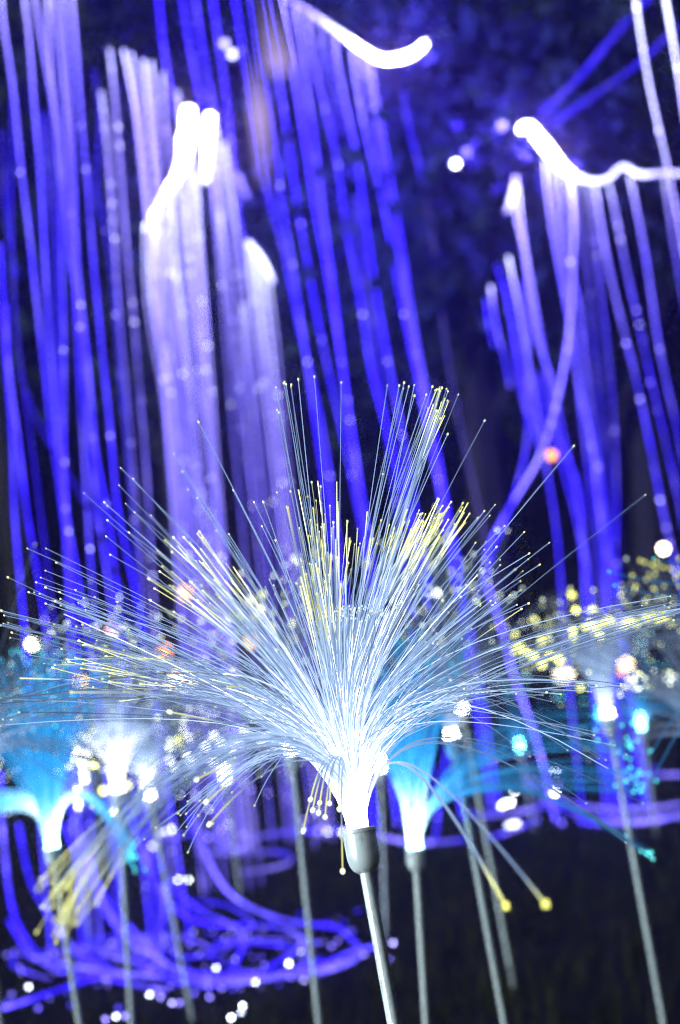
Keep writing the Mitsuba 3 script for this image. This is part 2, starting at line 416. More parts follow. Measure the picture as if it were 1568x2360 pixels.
for n_, (pts, b, hue, bead) in enumerate(mid):
    strand(pts, 6.5 + 0.05 * rng.normal(), b, hue, f'deep blue strand of the middle curtain, {WORD[n_]} from left', MID, r=0.0046, bead=bead,
           top=(1.3, .5, .05) if n_ > 6 else None, foot=len(pts) > 5)
strand([(975, 420), (1003, 588), (1023, 755), (1055, 950), (1110, 1200), (1140, 1330)], 7.6, 0.9, .4, 'dim grey strand alone in the dark gap right of the blue ones', None, r=.006)
right = [
    ([(1256, 370), (1265, 467), (1285, 588), (1312, 738), (1335, 888), (1362, 1005), (1382, 1176), (1410, 1330)], 7, .4, .05),
    ([(1270, 385), (1282, 500), (1302, 640), (1318, 760), (1330, 860)], 5, .3, .05),
    ([(1290, 400), (1310, 588), (1335, 700), (1348, 821), (1365, 955), (1382, 1088), (1402, 1250)], 6, .3, .1),
    ([(1353, 420), (1375, 588), (1395, 755), (1412, 921), (1422, 1176), (1420, 1300)], 3, .05, .2),
    ([(1372, 425), (1398, 588), (1428, 721), (1462, 855), (1495, 1005), (1528, 1176), (1558, 1309)], 5.5, .4, .4),
    ([(1403, 420), (1432, 555), (1438, 588), (1475, 755), (1508, 905), (1532, 1005), (1558, 1121)], 3.6, .2, .5),
    ([(1452, 405), (1482, 555), (1490, 600), (1518, 788), (1542, 905), (1568, 1021), (1590, 1150)], 5, .3, .1),
    ([(1532, 410), (1558, 588), (1580, 720), (1600, 860)], 3, .1, .1),
    ([(1325, 410), (1345, 560), (1362, 700), (1378, 860)], 2.6, .05, .1),
]
for n_, (pts, b, hue, bead) in enumerate(right):
    strand(pts, 6.2 + 0.05 * rng.normal(), b, hue, f'violet strand hanging from the wavy white tube, {WORD[n_]} from left', RIGHTG, r=0.0052, bead=bead, top=(1.6, .75, .09))
strand([(1315, 410), (1322, 500), (1321, 620), (1313, 755), (1292, 888), (1272, 971), (1243, 1055), (1205, 1121), (1178, 1165), (1150, 1215), (1126, 1265), (1119, 1309), (1130, 1370), (1155, 1443), (1180, 1540), (1225, 1670)],
       6.1, 11, .2, 'lavender strand that swings left in a wide loop before falling behind the flowers', None, r=.006, bead=.05, top=(1.5, .8, .08), fade=.8)
fan = [
    ([(1190, 415), (1184, 455), (1198, 530), (1210, 588), (1222, 688), (1252, 821), (1272, 871), (1290, 960), (1310, 1050), (1340, 1200), (1365, 1393)], 7, .35, 0),
    ([(1194, 430), (1206, 540), (1226, 660), (1245, 770), (1268, 900), (1290, 1020), (1322, 1088), (1345, 1276)], 7, .3, 0),
    ([(1172, 592), (1182, 640), (1195, 700), (1212, 800), (1235, 930), (1262, 1088), (1280, 1200), (1298, 1410)], 6, .2, 0),
    ([(1145, 610), (1160, 660), (1175, 721), (1195, 855), (1220, 980)], 6, .15, 0),
    ([(1131, 660), (1136, 700), (1145, 755), (1162, 821), (1176, 893)], 6.5, .3, 0),
    ([(1120, 690), (1126, 740), (1140, 800)], 6, .0, 0),
    ([(1212, 640), (1216, 760), (1218, 888), (1214, 1021), (1192, 1121), (1168, 1190), (1140, 1260)], 6.5, .2, 0),
    ([(1165, 650), (1180, 740), (1200, 850), (1225, 960), (1245, 1040)], 7, .05, 0),
    ([(1240, 860), (1255, 960), (1285, 1040), (1310, 1120), (1338, 1240), (1352, 1400)], 6, .05, 0),
    ([(1385, 1100), (1388, 1176), (1395, 1276), (1398, 1360), (1402, 1440)], 5, .25, .1),
]
for n_, (pts, b, hue, bead) in enumerate(fan):
    strand(pts, 6.0 + 0.05 * rng.normal(), b, hue, f'blue strand bunched left of the wavy tube, {WORD[n_]} from its tip', FAN, r=0.0052,
           top=(1.7, .78, .12) if n_ in (0, 1, 2, 4) else None, foot=n_ in (0, 1, 2, 6, 8, 9))
strand([(1462, -30), (1482, 110), (1498, 200), (1528, 333), (1568, 530), (1600, 700)], 4.6, 5, .5, 'bright beaded strand crossing the top right corner inside the frame', None, r=.0042, bead=.5, top=(2., .85, .2))
strand([(1530, -30), (1555, 117), (1572, 220), (1600, 420)], 4.6, 7, .45, 'bright lavender strand at the very top right corner', None, r=.0045, bead=.1, top=(1.8, .85, .2))
strand([(1500, -10), (1428, 67), (1345, 167), (1245, 262)], 6.4, 2.2, .02, 'upper of two dim blue cables running down to the wavy white tube', None, r=.012, foot=False, key='blue_cable')
strand([(1560, 60), (1478, 140), (1378, 213), (1280, 282)], 6.35, 2.2, .0, 'lower of two dim blue cables running down to the wavy white tube', None, r=.009, foot=False, key='blue_cable')
strand([(905, 265), (860, 310)], 6.6, 2, .0, 'short dim blue cable beside the middle strands', None, r=.01, foot=False, key='blue_cable')

# ------------------------------------------------------------------ coils of strands on the ground
COIL = 'strands coiled on the ground at lower left'
coil = [
    [(0, 1780), (3, 1880), (10, 1960), (22, 2064), (50, 2150), (95, 2205), (160, 2226), (233, 2238)],
    [(-20, 2330), (50, 2311), (100, 2294), (167, 2271), (233, 2250), (317, 2247), (420, 2262), (520, 2270)],
    [(150, 1900), (180, 1980), (207, 2031), (240, 2097), (283, 2157), (333, 2191), (383, 2222), (450, 2243), (523, 2247), (623, 2245), (723, 2229), (806, 2197), (880, 2178)],
    [(165, 1900), (190, 1970), (220, 2040), (255, 2110), (300, 2170), (350, 2210), (420, 2240), (500, 2255), (600, 2256), (700, 2245), (790, 2215)],
    [(310, 1920), (333, 1981), (367, 2047), (417, 2103), (467, 2127), (523, 2132), (623, 2134), (673, 2147), (696, 2171), (663, 2204), (606, 2237)],
    [(350, 1960), (400, 2047), (467, 2101), (530, 2131), (556, 2150), (560, 2175), (548, 2210), (533, 2247)],
    [(433, 1874), (473, 1964), (523, 2053), (589, 2097), (673, 2125), (756, 2134), (805, 2160), (830, 2190), (800, 2222), (720, 2246)],
    [(375, 2040), (379, 2090), (370, 2147), (353, 2194), (360, 2215)],
    [(43, 1900), (55, 1970), (72, 2035), (100, 2090), (140, 2150), (190, 2200), (260, 2236)],
    [(170, 1840), (193, 1947), (215, 2010), (250, 2080), (300, 2140), (350, 2188)],
    [(240, 2200), (330, 2225), (440, 2268), (560, 2262), (660, 2240), (740, 2210)],
    [(290, 1850), (310, 1907), (338, 1985), (372, 2060)],
    [(20, 2120), (60, 2190), (150, 2240), (280, 2262), (380, 2285)],
]
for cx, cy, rx, ry, a0, a1 in [(330, 2200, 150, 46, .3, 5.6), (520, 2215, 190, 44, 2.2, 8.0), (200, 2225, 170, 36, -.4, 4.2), (640, 2205, 150, 40, .9, 6.4), (430, 2140, 140, 66, 3.4, 8.4)]:
    q = np.linspace(a0, a1, 12)
    coil.append(list(zip(cx + rx * np.cos(q) * (1 + .12 * np.sin(3 * q)), cy - ry * np.sin(q))))
for n_, pts in enumerate(coil):
    P = []
    for m_, (x, y) in enumerate(pts):
        gp = on_ground(x, y, .015 + .012 * (n_ % 3))
        dd = (gp - EYE) @ FWD
        P.append(gp if (0 < dd < 4.5) else at(x, y, 4.5))
    n = 50
    C = spline(P, n)
    C[:, 2] = np.maximum(C[:, 2], .008)
    K = fresh('ground_strand')
    M = Mesh()
    u = np.linspace(0, 1, n)
    M.tube(C, .0055 if n_ < 13 else .0032, np.stack([(3.2 if n_ < 13 else 2.4) * (1 + .3 * np.sin(u * 14 + n_)) * (1 + .3 * rng.normal(size=n)).clip(.3), np.clip(.06 + .1 * np.sin(u * 9 + 2 * n_), 0, 1)], -1), 6)
    for q in range(14):                                   # the single light points that sit along it
        c = C[rng.integers(1, n)] + rng.normal(0, .035, 3) * [1, 1, 0]
        c[2] = .02
        M.ball(c, .0038, (rng.uniform(1, 5), rng.uniform(0, .55)), 1)
    glow(K, M, 'strand_light', 'm_strand')
    tag(K, f'blue strand looped on dark ground, {WORD[n_]} from the lower left corner', 'light strand', COIL)
BACKC = 'strands lying on the ground further back'
back = [
    [(480, 1962), (523, 1967), (606, 1964), (650, 1966), (672, 1978), (650, 1995), (606, 2005), (556, 2012)],
    [(545, 1960), (573, 1949), (589, 1931), (640, 1921), (683, 1917), (770, 1914), (860, 1925), (930, 1938), (1000, 1942), (1070, 1936)],
    [(350, 1935), (420, 1925), (480, 1928), (530, 1948), (545, 1965)],
    [(1080, 1870), (1128, 1880), (1195, 1872), (1240, 1862), (1300, 1850)],
    [(1128, 1932), (1160, 1922), (1195, 1908), (1240, 1890)],
    [(1205, 1790), (1240, 1832), (1278, 1857), (1345, 1880), (1450, 1892), (1590, 1878)],
    [(1205, 1775), (1250, 1815), (1300, 1845), (1370, 1862), (1470, 1866), (1590, 1850)],
    [(1430, 1800), (1478, 1789), (1590, 1786)],
    [(1330, 1870), (1400, 1900), (1480, 1896), (1590, 1870)],
    [(1590, 1690), (1560, 1740), (1520, 1768), (1470, 1780), (1400, 1775)],
]
for n_, pts in enumerate(back):
    C = spline([on_ground(x, y, .02) for x, y in pts], 40)
    C[:, 2] = np.maximum(C[:, 2], .01)
    K = fresh('ground_strand')
    u = np.linspace(0, 1, 40)
    M = Mesh().tube(C, .007, np.stack([(1.4 if n_ == 0 else 2.6) * (1 + .35 * np.sin(u * 17 + n_)), np.clip(.18 + .15 * np.sin(u * 9 + n_), 0, 1)], -1), 6)
    glow(K, M, 'strand_light', 'm_strand')
    tag(K, f'blue strand lying on ground behind the rods, {WORD[n_]} from left', 'light strand', BACKC)


# ------------------------------------------------------------------ the white glowing tubes that carry the strands
HEAD = 1700.0     # overdriven blue lamps, far too bright for the exposure, so they read white


def light_tube(pts, d, radii, bright, hue, label, cap=True):
    C = spline([at(x, y, d) for x, y in pts], 60)
    u = np.linspace(0, 1, 60)
    x = np.linspace(0, 1, len(radii))
    K = fresh('light_tube')
    r = np.interp(u, x, radii)
    r[0] *= .5; r[-1] *= .5
    b = np.interp(u, x, bright)
    hot = b > 10.5                                        # the lamp at the end that feeds the tube
    uv = np.stack([b, np.interp(u, x, hue)], -1)
    if hot.any():
        i0, i1 = np.nonzero(hot)[0][[0, -1]]
        if i0 > 0:
            glow(K + '__tube', Mesh().tube(C[:i0 + 2], r[:i0 + 2], uv[:i0 + 2], 10), 'strand_light', 'm_strand')
        else:
            glow(K + '__tube', Mesh().tube(C[i1 - 1:], r[i1 - 1:], uv[i1 - 1:], 10), 'strand_light', 'm_strand')
        lit(K + '__lamp_head', Mesh().tube(C[i0:i1 + 1], r[i0:i1 + 1] * 1.02, uv[i0:i1 + 1], 14).get()[0], np.array([.040, .022, 1.0]) * HEAD, 110)
        labels[K + '__lamp_head'] = {'label': 'thick blazing end of the tube'}
    else:
        glow(K, Mesh().tube(C, r, uv, 10), 'strand_light', 'm_strand')
    tag(K, label, 'light tube')


light_tube([(560, -60), (640, -18), (700, 18), (790, 80), (850, 122), (880, 136), (925, 133), (960, 118), (982, 96)], 6.5,
           [.007, .007, .008, .010, .011, .013, .015, .018, .014], [3, 3, 3.5, 4.5, 7, 12, 16, 16, 12], [.3, .3, .36, .5, .7, .9, 1, 1, 1],
           'sloping white glowing tube with a thick curled bright end at the top')
light_tube([(1196, 302), (1215, 290), (1238, 312), (1265, 345), (1290, 378), (1330, 407), (1375, 417), (1410, 405), (1437, 383), (1462, 397), (1510, 400), (1600, 402)], 6.2,
           [.015, .021, .024, .023, .015, .010, .009, .009, .011, .009, .009, .009], [14, 16, 16, 16, 12, 6, 5, 5, 6, 4, 4, 5], [1, 1, 1, 1, .9, .75, .72, .7, .75, .6, .6, .72],
           'wavy white glowing tube running to the right edge from a thick bright end')
light_tube([(334, 528), (380, 447), (420, 378), (428, 320), (437, 246)], 6.2, [.008, .010, .018, .030, .024], [8, 9, 14, 18, 16], [.9, 1, 1, 1, 1],
           'oblique white glowing tube rising to the left one of two blazing tips')
light_tube([(474, 420), (478, 340), (482, 290), (486, 262)], 6.25, [.009, .014, .019, .018], [8, 14, 16, 15], [.9, 1, 1, 1],
           'blazing white upright tube, the right one of the two bright tips')
light_tube([(570, 556), (590, 578), (612, 612), (630, 650)], 6.3, [.009, .009, .009, .007], [6, 7, 7, 5], [.7, .75, .75, .6],
           'short pale tube with strands at the right of the white cascade')
light_tube([(1190, 405), (1187, 430), (1176, 470), (1168, 490)], 6.0, [.010, .012, .012, .008], [5, 7, 6, 3], [.45, .7, .75, .5],
           'short cyan white tube at the top of the bunch left of the wavy tube')


# ------------------------------------------------------------------ lamps and single points of light
def lamp(x, y, d, r, b, hue, label, name='lamp', light='lamp_light', squash=(1, 1, 1), cat='lamp', group=None):
    K = fresh(name)
    M = Mesh().ball(at(x, y, d), r, (b, hue), 2, squash)
    glow(K, M, light, 'm_strand')
    tag(K, label, cat, group)


lamp(425, 1366, 5.8, 0.024, 8.0, 0.5, 'round orange lamp glowing behind the left fan of fibres', 'garden_lamp')
lamp(381, 1501, 5.8, 0.024, 8.0, 1.0, 'red orange lamp low behind the left fibres', 'garden_lamp')
lamp(411, 1548, 5.8, 0.020, 8.0, 0.5, 'small orange lamp just over the big white lamp at left', 'garden_lamp')
lamp(420, 1572, 5.8, 0.044, 7.2, 0.0, 'big white lamp seen through the left fibres', 'garden_lamp', squash=(1.4, 1, .9))
lamp(581, 1480, 5.8, 0.021, 8.0, 0.45, 'orange lamp half hidden by the fibres left of the big flower', 'garden_lamp')
lamp(186, 1571, 5.8, 0.020, 8.0, 0.3, 'pale orange lamp near the left strands above the cyan flower', 'garden_lamp')
lamp(74, 1485, 5.8, 0.020, 12.0, 0.0, 'bright warm white lamp at the left edge', 'garden_lamp')
lamp(260, 1452, 5.8, 0.020, 4.8, 1.6, 'pinkish white lamp between the left strands', 'garden_lamp')
lamp(1530, 1265, 5.8, 0.019, 16.0, 0.0, 'bright warm white lamp at the right edge', 'garden_lamp')
lamp(1272, 1049, 5.8, 0.020, 4.0, 0.7, 'dim orange lamp behind the crossing strands at right', 'garden_lamp')
lamp(1300, 1557, 5.8, 0.030, 5.0, 0.0, 'white lamp low behind the flower at right', 'garden_lamp', squash=(1.3, 1, .8))
lamp(1443, 1530, 5.8, 0.027, 7.2, 0.2, 'small white lamp right of the funnel of the right flower', 'garden_lamp')
lamp(1435, 1545, 5.8, 0.017, 4.0, 0.6, 'tiny orange lamp tucked under the white one at right', 'garden_lamp')
lamp(1051, 377, 6.3, 0.016, 18, 1, 'single round white spot of light right of the curled tube', 'spot_light', 'strand_light')
lamp(1158, 289, 6.3, 0.019, 5, .5, 'lavender spot of light left of the wavy tube', 'spot_light', 'strand_light')
lamp(1076, 350, 6.3, 0.017, 4, .35, 'faint violet spot just over the round white one', 'spot_light', 'strand_light')
lamp(1055, 288, 6.3, 0.018, 2, 0, 'faint flat blue spot in the dark gap at the top', 'spot_light', 'strand_light', squash=(1.5, 1, .7))
lamp(518, 100, 6.3, 0.017, 5, .6, 'left one of two small white spots among the middle strands', 'spot_light', 'strand_light')
lamp(536, 124, 6.3, 0.017, 7, .7, 'right one of two small white spots among the middle strands', 'spot_light', 'strand_light')
strand([(548, 402), (560, 428), (570, 452)], 6.5, 4.5, .5, 'short lavender light tube right of the two blazing tips', None, r=.010, foot=False, key='short_tube')
strand([(1122, 462), (1140, 440), (1165, 420)], 7, 2.2, .03, 'short slanting blue tube left of the cyan white one', None, r=.014, foot=False, key='short_tube')
strand([(1070, 360), (1100, 325), (1158, 292)], 6.4, 2.2, .1, 'dim violet cable leading up to the lavender spot', None, r=.012, foot=False, key='blue_cable')


# two things that hang close in front of the lens, far out of focus
def near_fibre(pts, d, radii, b, label):
    C = spline([at(x, y, d) for x, y in pts], 30)
    u = np.linspace(0, 1, 30)
    K = fresh('hanging_fibre')
    glow(K, Mesh().tube(C, np.interp(u, np.linspace(0, 1, len(radii)), radii), np.stack([np.interp(u, np.linspace(0, 1, len(b)), b), np.full(30, 2.0)], -1), 8), 'lamp_light', 'm_strand')
    tag(K, label, 'light fibre')


near_fibre([(560, -260), (590, -80), (622, 60), (645, 158)], .48, [.0012, .0015, .002, .0045], [.02, .05, .12, .75], 'very blurred pinkish fibre end hanging from the top edge near the lens')
near_fibre([(540, -200), (575, 60), (594, 230), (602, 310), (606, 420)], .55, [.0002, .0002, .0004, .0035, .002], [.0, .0, .02, .8, .25], 'very blurred pinkish fibre end lower and narrower than the one at the top edge')

DOT = [(66, 2275, 2, .9), (345, 2293, 2, .9), (666, 2221, 3, 1), (695, 2192, 2, .9), (702, 2260, 1.2, .6), (589, 2264, 2, .9), (559, 2319, 2.4, .9), (556, 2334, 2, .9), (533, 2346, 2.6, 1),
       (543, 2212, 1, .6), (751, 2226, 1, .5), (779, 2169, .8, .3), (764, 2182, .8, .3), (839, 2201, 1, .4), (813, 2146, .5, .1), (825, 2099, .4, 0), (693, 2106, .4, 0), (498, 2231, 2, .85), (397, 2312, 1.3, .6),
       (415, 2312, 1, .4), (370, 2299, 1, .5), (483, 2299, 1, .4), (393, 2274, .8, .3), (267, 2344, 2, .9), (288, 2342, 1, .5), (243, 2350, 1.2, .5), (88, 2324, .8, .2), (163, 2317, .6, .1), (100, 2292, .6, .1),
       (27, 2292, .8, .3), (47, 2237, .8, .2), (273, 2324, .6, .1), (410, 2028, 4, 1), (435, 2028, 4, 1), (906, 2174, 1.6, .6), (623, 2250, .6, .3), (720, 2205, .7, .3), (610, 2225, .6, .3), (448, 2290, .7, .2),
       (175, 1967, 1.6, .7), (97, 2031, 1.2, .5), (205, 1958, .8, .4)]
for x, y, b, h in DOT:
    gp = on_ground(x, y, .02)
    K = fresh('ground_light')
    glow(K, Mesh().ball(gp, .0048, (7.0 * b, h), 1), 'strand_light', 'm_strand')
    tag(K, ('bright white' if h > .8 else 'pale lavender' if h > .4 else 'dim violet') + ' blurred light point on dark ground around the coiled blue strands', 'fairy light', 'light points among the coiled strands')
DOT2 = [(398, 1911, 3, 1), (384, 1916, 3, 1), (372, 1921, 1.6, .8), (352, 1951, 1.4, .8), (347, 1964, .8, .5), (756, 1917, 2, .7), (693, 1914, 4, 1), (733, 1917, 1, .5), (791, 1919, 2, .8), (763, 1894, 1.5, .8), (1009, 1884, .9, .5),
        (923, 1939, .9, .3), (991, 1942, .9, .3), (530, 1954, .9, .4), (1187, 1821, 5, 1), (1165, 1852, 4, 1), (1158, 1858, 4, 1), (1178, 1850, 4, 1), (1182, 1901, 2, .75), (1172, 1903, 2, .75), (1192, 1899, 2, .7),
        (1270, 1833, 5, 1), (1279, 1828, 5, 1), (1285, 1806, .9, .4), (1280, 1777, 2, .9), (1295, 1897, .8, .2), (1343, 1896, .7, .1), (1065, 1937, .5, 0), (1302, 1847, .6, .3), (560, 1925, 1, .5), (480, 1930, 1.2, .5), (455, 1924, 1, .5),
        (720, 1880, .8, .4), (745, 1905, .9, .5), (700, 1890, .8, .4)]
for x, y, b, h in DOT2:
    gp = on_ground(x, y, .02)
    K = fresh('ground_light')
    glow(K, Mesh().ball(gp, .0095, (6.0 * b, h), 1), 'strand_light', 'm_strand')
    tag(K, ('bright white' if h > .8 else 'pale lavender' if h > .4 else 'dim violet') + ' blurred light point on the strands lying further back', 'fairy light', 'light points along the rear ground strands')

# ------------------------------------------------------------------ fibre optic flowers
CUP = [(0.0, -.0405), (.0075, -.0400), (.0115, -.0370), (.0142, -.0320), (.0154, -.0255), (.0156, -.0180), (.0156, -.0045), (.0166, -.0040), (.0168, -.0030), (.0168, -.0008), (.0162, 0.0), (.0140, 0.0), (.0136, -.0030), (.0136, -.0200), (.0, -.0200)]


def stem(key, rim, axis, sides=40, rod_r=.005, bsdf='m_rod', cup_bsdf='m_chrome'):
    axis = axis / np.linalg.norm(axis)
    m = lathe(CUP, sides)
    if m.volume < 0:
        m.invert()
    m.apply_transform(frame_to(axis, rim))
    scene[key + '__cup'] = ply(m, cup_bsdf, smooth=35)
    top = rim - axis * .0385
    foot = top - axis * ((top[2] + .05) / axis[2])
    h = np.linalg.norm(foot - top)
    r = lathe([(0, 0), (rod_r * .9, 0), (rod_r, .002), (rod_r, h), (0, h)], 20)
    r.invert() if r.volume < 0 else None
    r.apply_transform(frame_to(axis, foot))
    scene[key + '__rod'] = ply(r, bsdf, smooth=35)


def fibre(M, ctrl, r, b0, bb, tipb, tiph=1.0, tipr=.0011, n=14, sides=4, dec=.035, yl=0.0, shade=1.0):
    """One fibre with its bright cut end. b0: strength along it, bb: strength at the root, yl: share of the length that is yellow near the end."""
    C = bezier(*ctrl, n)
    s = np.concatenate([[0], np.cumsum(np.linalg.norm(np.diff(C, axis=0), axis=1))])
    L = s[-1]
    d = (C[-1] - C[-2]) / np.linalg.norm(C[-1] - C[-2])
    b = b0 * (1 - .25 * s / L) + bb * np.exp(-s / dec) + .55 * b0 * np.exp(-s / .16)
    h = np.zeros(n)
    if yl > 0:
        k = np.clip((s / L - (1 - yl)) / (yl * .5), 0, 1)
        h = .9 * k
        b = b * (1 + 1.1 * k)
    ext = np.array([C[-1] + d * tipr * q for q in (.3, .9, 1.9, 2.4)])
    C = np.vstack([C, ext])
    R = np.concatenate([np.full(n, r), [tipr * .85, tipr, tipr * .9, tipr * .3]])
    B = np.concatenate([b, np.full(4, tipb)])
    H = np.concatenate([h, np.full(4, tiph)])
    M.tube(C, R, np.stack([B, H], -1), sides)


def ctrl_to(rim, axis, tip, off, rise, bow):
    """Bezier points of a fibre that leaves the cup along its axis and bends over to the tip."""
    P0 = rim + off - axis * .004
    P1 = P0 + axis * rise + off * .7
    v = tip - P1
    P2 = P1 + v * .24 + np.array([0, 0, 1.0]) * bow
    return P0, P1, P2, tip


def offset(axis, r):
    a = rng.uniform(0, 2 * np.pi); q = r * math.sqrt(rng.uniform(0, 1))
    x = np.cross(axis, [0, 1, 0]); x /= np.linalg.norm(x)
    return q * (np.cos(a) * x + np.sin(a) * np.cross(axis, x))


# ---- the big flower in focus
RIM = at(826, 1912, FOCUS)
low = at(908, 2360, FOCUS - .05)
AX = (RIM - low) / np.linalg.norm(RIM - low)
K0 = 'fibre_flower'
fresh('fibre_flower')
tag(K0, 'large sharp white fibre optic flower in a chrome cup on a leaning rod', 'light flower')
stem(K0, RIM, AX, 64, .0062, 'm_chrome', 'm_chrome')
prof = [(0, -.012), (.0095, -.012), (.0100, .0), (.0096, .03), (.0085, .05), (.004, .07), (0, .075)]
cm = lathe(prof, 24); cm.apply_transform(frame_to(AX, RIM))
lit(K0 + '__core', cm, (150, 180, 190), 40)
labels[K0 + '__core'] = {'label': 'white hot glowing root of the fibre bundle'}

fibs = []          # (tip pixel x, y, depth offset, kind, size order)


def region(n, cx, cy, rx, ry, dz, yl=0.0, tipb=2.2, b0=.5, rise=.06, bow=.0, tiph=.6):
    for _ in range(n):
        a, q = rng.uniform(0, 2 * np.pi), math.sqrt(rng.uniform())
        fibs.append((cx + rx * q * math.cos(a), cy + ry * q * math.sin(a), rng.normal(0, dz), yl, tipb * .8 * rng.uniform(.5, 1.3), b0 * min(3, math.exp(rng.normal(-.15, .6))), rise, bow, min(1, 1.35 * tiph * rng.uniform(.5, 1.4))))


for x, y in [(637, 895), (657, 881), (660, 888), (655, 886), (672, 889), (671, 893), (688, 877), (725, 871), (787, 884), (643, 953), (639, 947), (893, 890), (920, 891), (930, 897), (931, 885), (942, 893), (955, 889), (955, 915), (982, 912),
             (996, 894), (1003, 901), (1012, 900), (1018, 897), (1029, 898), (1032, 904), (1031, 925), (1056, 911), (1031, 1003), (1116, 972), (1321, 1030), (1486, 1142), (882, 1095), (459, 975), (539, 1132), (402, 1047), (422, 1089),
             (280, 1080), (309, 1105), (276, 1120), (195, 1138), (243, 1160), (249, 1167), (291, 1162), (312, 1182), (250, 1201), (350, 1190), (300, 1229), (247, 1238), (257, 1280), (65, 1265), (108, 1265), (132, 1298), (107, 1316),
             (96, 1332), (86, 1343), (21, 1332), (108, 1355), (69, 1366), (108, 1392), (140, 1366), (199, 1406), (6, 1408), (12, 1419), (4, 1442), (30, 1459), (435, 1130), (456, 1150), (468, 1242), (500, 1225), (529, 1233), (587, 1160), (605, 1215),
             (636, 1248), (608, 1160), (639, 1137), (670, 1135), (1162, 1213), (1207, 1228), (1218, 1277), (1265, 1252), (1242, 1303), (1128, 1190), (1115, 1180), (1100, 1195), (1140, 1165), (1190, 1395), (1216, 1392), (1060, 1180)]:
    fibs.append((x, y, rng.normal(0, .025), 0, 1.6, .42 * rng.uniform(.7, 1.5), .07, .012, .8))
for x, y in [(402, 1241), (426, 1241), (464, 1267), (365, 1271), (371, 1319), (345, 1335), (359, 1358), (349, 1385), (443, 1344), (470, 1364), (457, 1386), (448, 1400), (403, 1412), (486, 1392), (453, 1295), (470, 1300), (185, 1478), (198, 1486), (232, 1493), (295, 1510),
             (175, 1516), (162, 1526), (189, 1541), (240, 1540), (255, 1552), (125, 1540), (1200, 1405)]:
    fibs.append((x, y, rng.normal(-.05, .09), .22, 3.0, .5, .06, .015, .55))
region(150, 812, 1418, 84, 20, .03, 0, 1.6, .5, .06, 0, .25)      # the trimmed ring in the middle
region(35, 790, 1215, 92, 105, .05, .16, 1.6, .5, .08, 0, .55)
region(35, 1015, 1190, 88, 52, .05, .2, 1.8, .55, .08, 0, .6)
region(31, 950, 1225, 60, 55, .05, .2, 1.9, .6, .08, 0, .55)
region(17, 1010, 930, 36, 40, .02, .1, 1.6, .55, .08, 0, .6)
region(23, 720, 1180, 60, 70, .06, .1, 1.7, .5, .08, 0, .55)
region(23, 740, 1330, 60, 60, .08, .3, 1.8, .6, .06, 0, .5)
region(35, 470, 1300, 110, 90, .10, .15, 1.8, .5, .06, .01, .6)
region(46, 150, 1450, 190, 90, .10, .0, 1.6, .42, .06, .02, .5)
region(31, 300, 1560, 260, 60, .12, .1, 2.2, .45, .06, .03, .5)
region(17, -40, 1640, 120, 40, .12, .0, 1.4, .36, .07, .06, .4)
region(23, 1150, 1330, 110, 90, .10, .0, 1.6, .40, .06, .0, .5)
region(26, 1560, 1400, 90, 32, .05, .0, 1.4, .36, .06, .03, .5)
region(17, 1330, 1590, 150, 30, .06, .0, 1.4, .40, .06, .04, .4)
region(10, 1330, 1720, 130, 60, .08, .0, 1.2, .30, .07, .07, .3)
region(23, 640, 1420, 100, 90, .15, .0, 1.6, .5, .06, .0, .4)
region(26, 990, 1430, 110, 90, .15, .0, 1.6, .5, .06, .0, .4)
region(10, 740, 1650, 40, 60, .05, .0, 2.4, .7, .05, .0, .3)
region(20, 560, 1600, 110, 60, .12, .0, 1.6, .5, .05, .02, .3)
region(17, 1060, 1600, 80, 50, .12, .0, 1.6, .5, .05, .02, .3)
order = []
for (x, y, dz, yl, tb, b0, rise, bow, th) in fibs:
    tip = at(x, y, FOCUS + float(np.clip(dz, -.3, .35)))
    off = offset(AX, .0098)
    lat = tip - RIM; lat = lat - AX * (lat @ AX)
    off = off * .55 + .0062 * lat / (np.linalg.norm(lat) + .05) * rng.uniform(.3, 1)
    order.append((np.linalg.norm(tip - RIM), ctrl_to(RIM, AX, tip, off, min(1.6 * rise, .5 * np.linalg.norm(tip - RIM)) * rng.uniform(.75, 1.3), bow * rng.uniform(.3, 1.6)),
                  dict(r=.00036 * rng.uniform(.8, 1.4), b0=1.7 * b0, bb=3.4 * rng.uniform(.4, 1.3), tipb=tb, tiph=th, tipr=.00085 * rng.uniform(.75, 1.35), yl=yl * rng.uniform(.4, 1.3), dec=.06)))


def px_fibre(pts, dz, **kw):
    """A fibre traced through four places: rim, two controls, tip."""
    P = [at(x, y, FOCUS + z) for (x, y), z in zip(pts, dz)]
    order.append((9, tuple(P), kw))


for k_ in range(30):                                      # the bunch that arches over to the left and droops
    j = rng.normal(0, 1, 8)
    tx, ty = 150 + 45 * j[0], 2100 + 45 * j[1]
    px_fibre([(822 + 12 * j[2], 1905), (765 + 14 * j[3], 1610 + 20 * j[4]), (440 + 40 * j[5], 1610 + 26 * j[6]), (tx, ty)], [0, -.06, -.24, -.44 + .05 * j[7]],
             r=.00042, b0=.75 * rng.uniform(.4, 1.5), bb=2, tipb=1.2, tiph=.8, tipr=.0013, yl=.11 * rng.uniform(.5, 1.3), dec=.05, n=22)
for k_ in range(26):
    j = rng.normal(0, 1, 8)
    tx, ty = 440 + 90 * j[0], 1850 + 50 * j[1]
    px_fibre([(822 + 10 * j[2], 1905), (775 + 12 * j[3], 1660 + 20 * j[4]), (620 + 30 * j[5], 1668 + 20 * j[6]), (tx, ty)], [0, -.01, -.04, -.08 + .06 * j[7]],
             r=.00040, b0=.8 * rng.uniform(.6, 1.4), bb=2, tipb=1., tiph=.8, tipr=.001, yl=0, dec=.05, n=20)
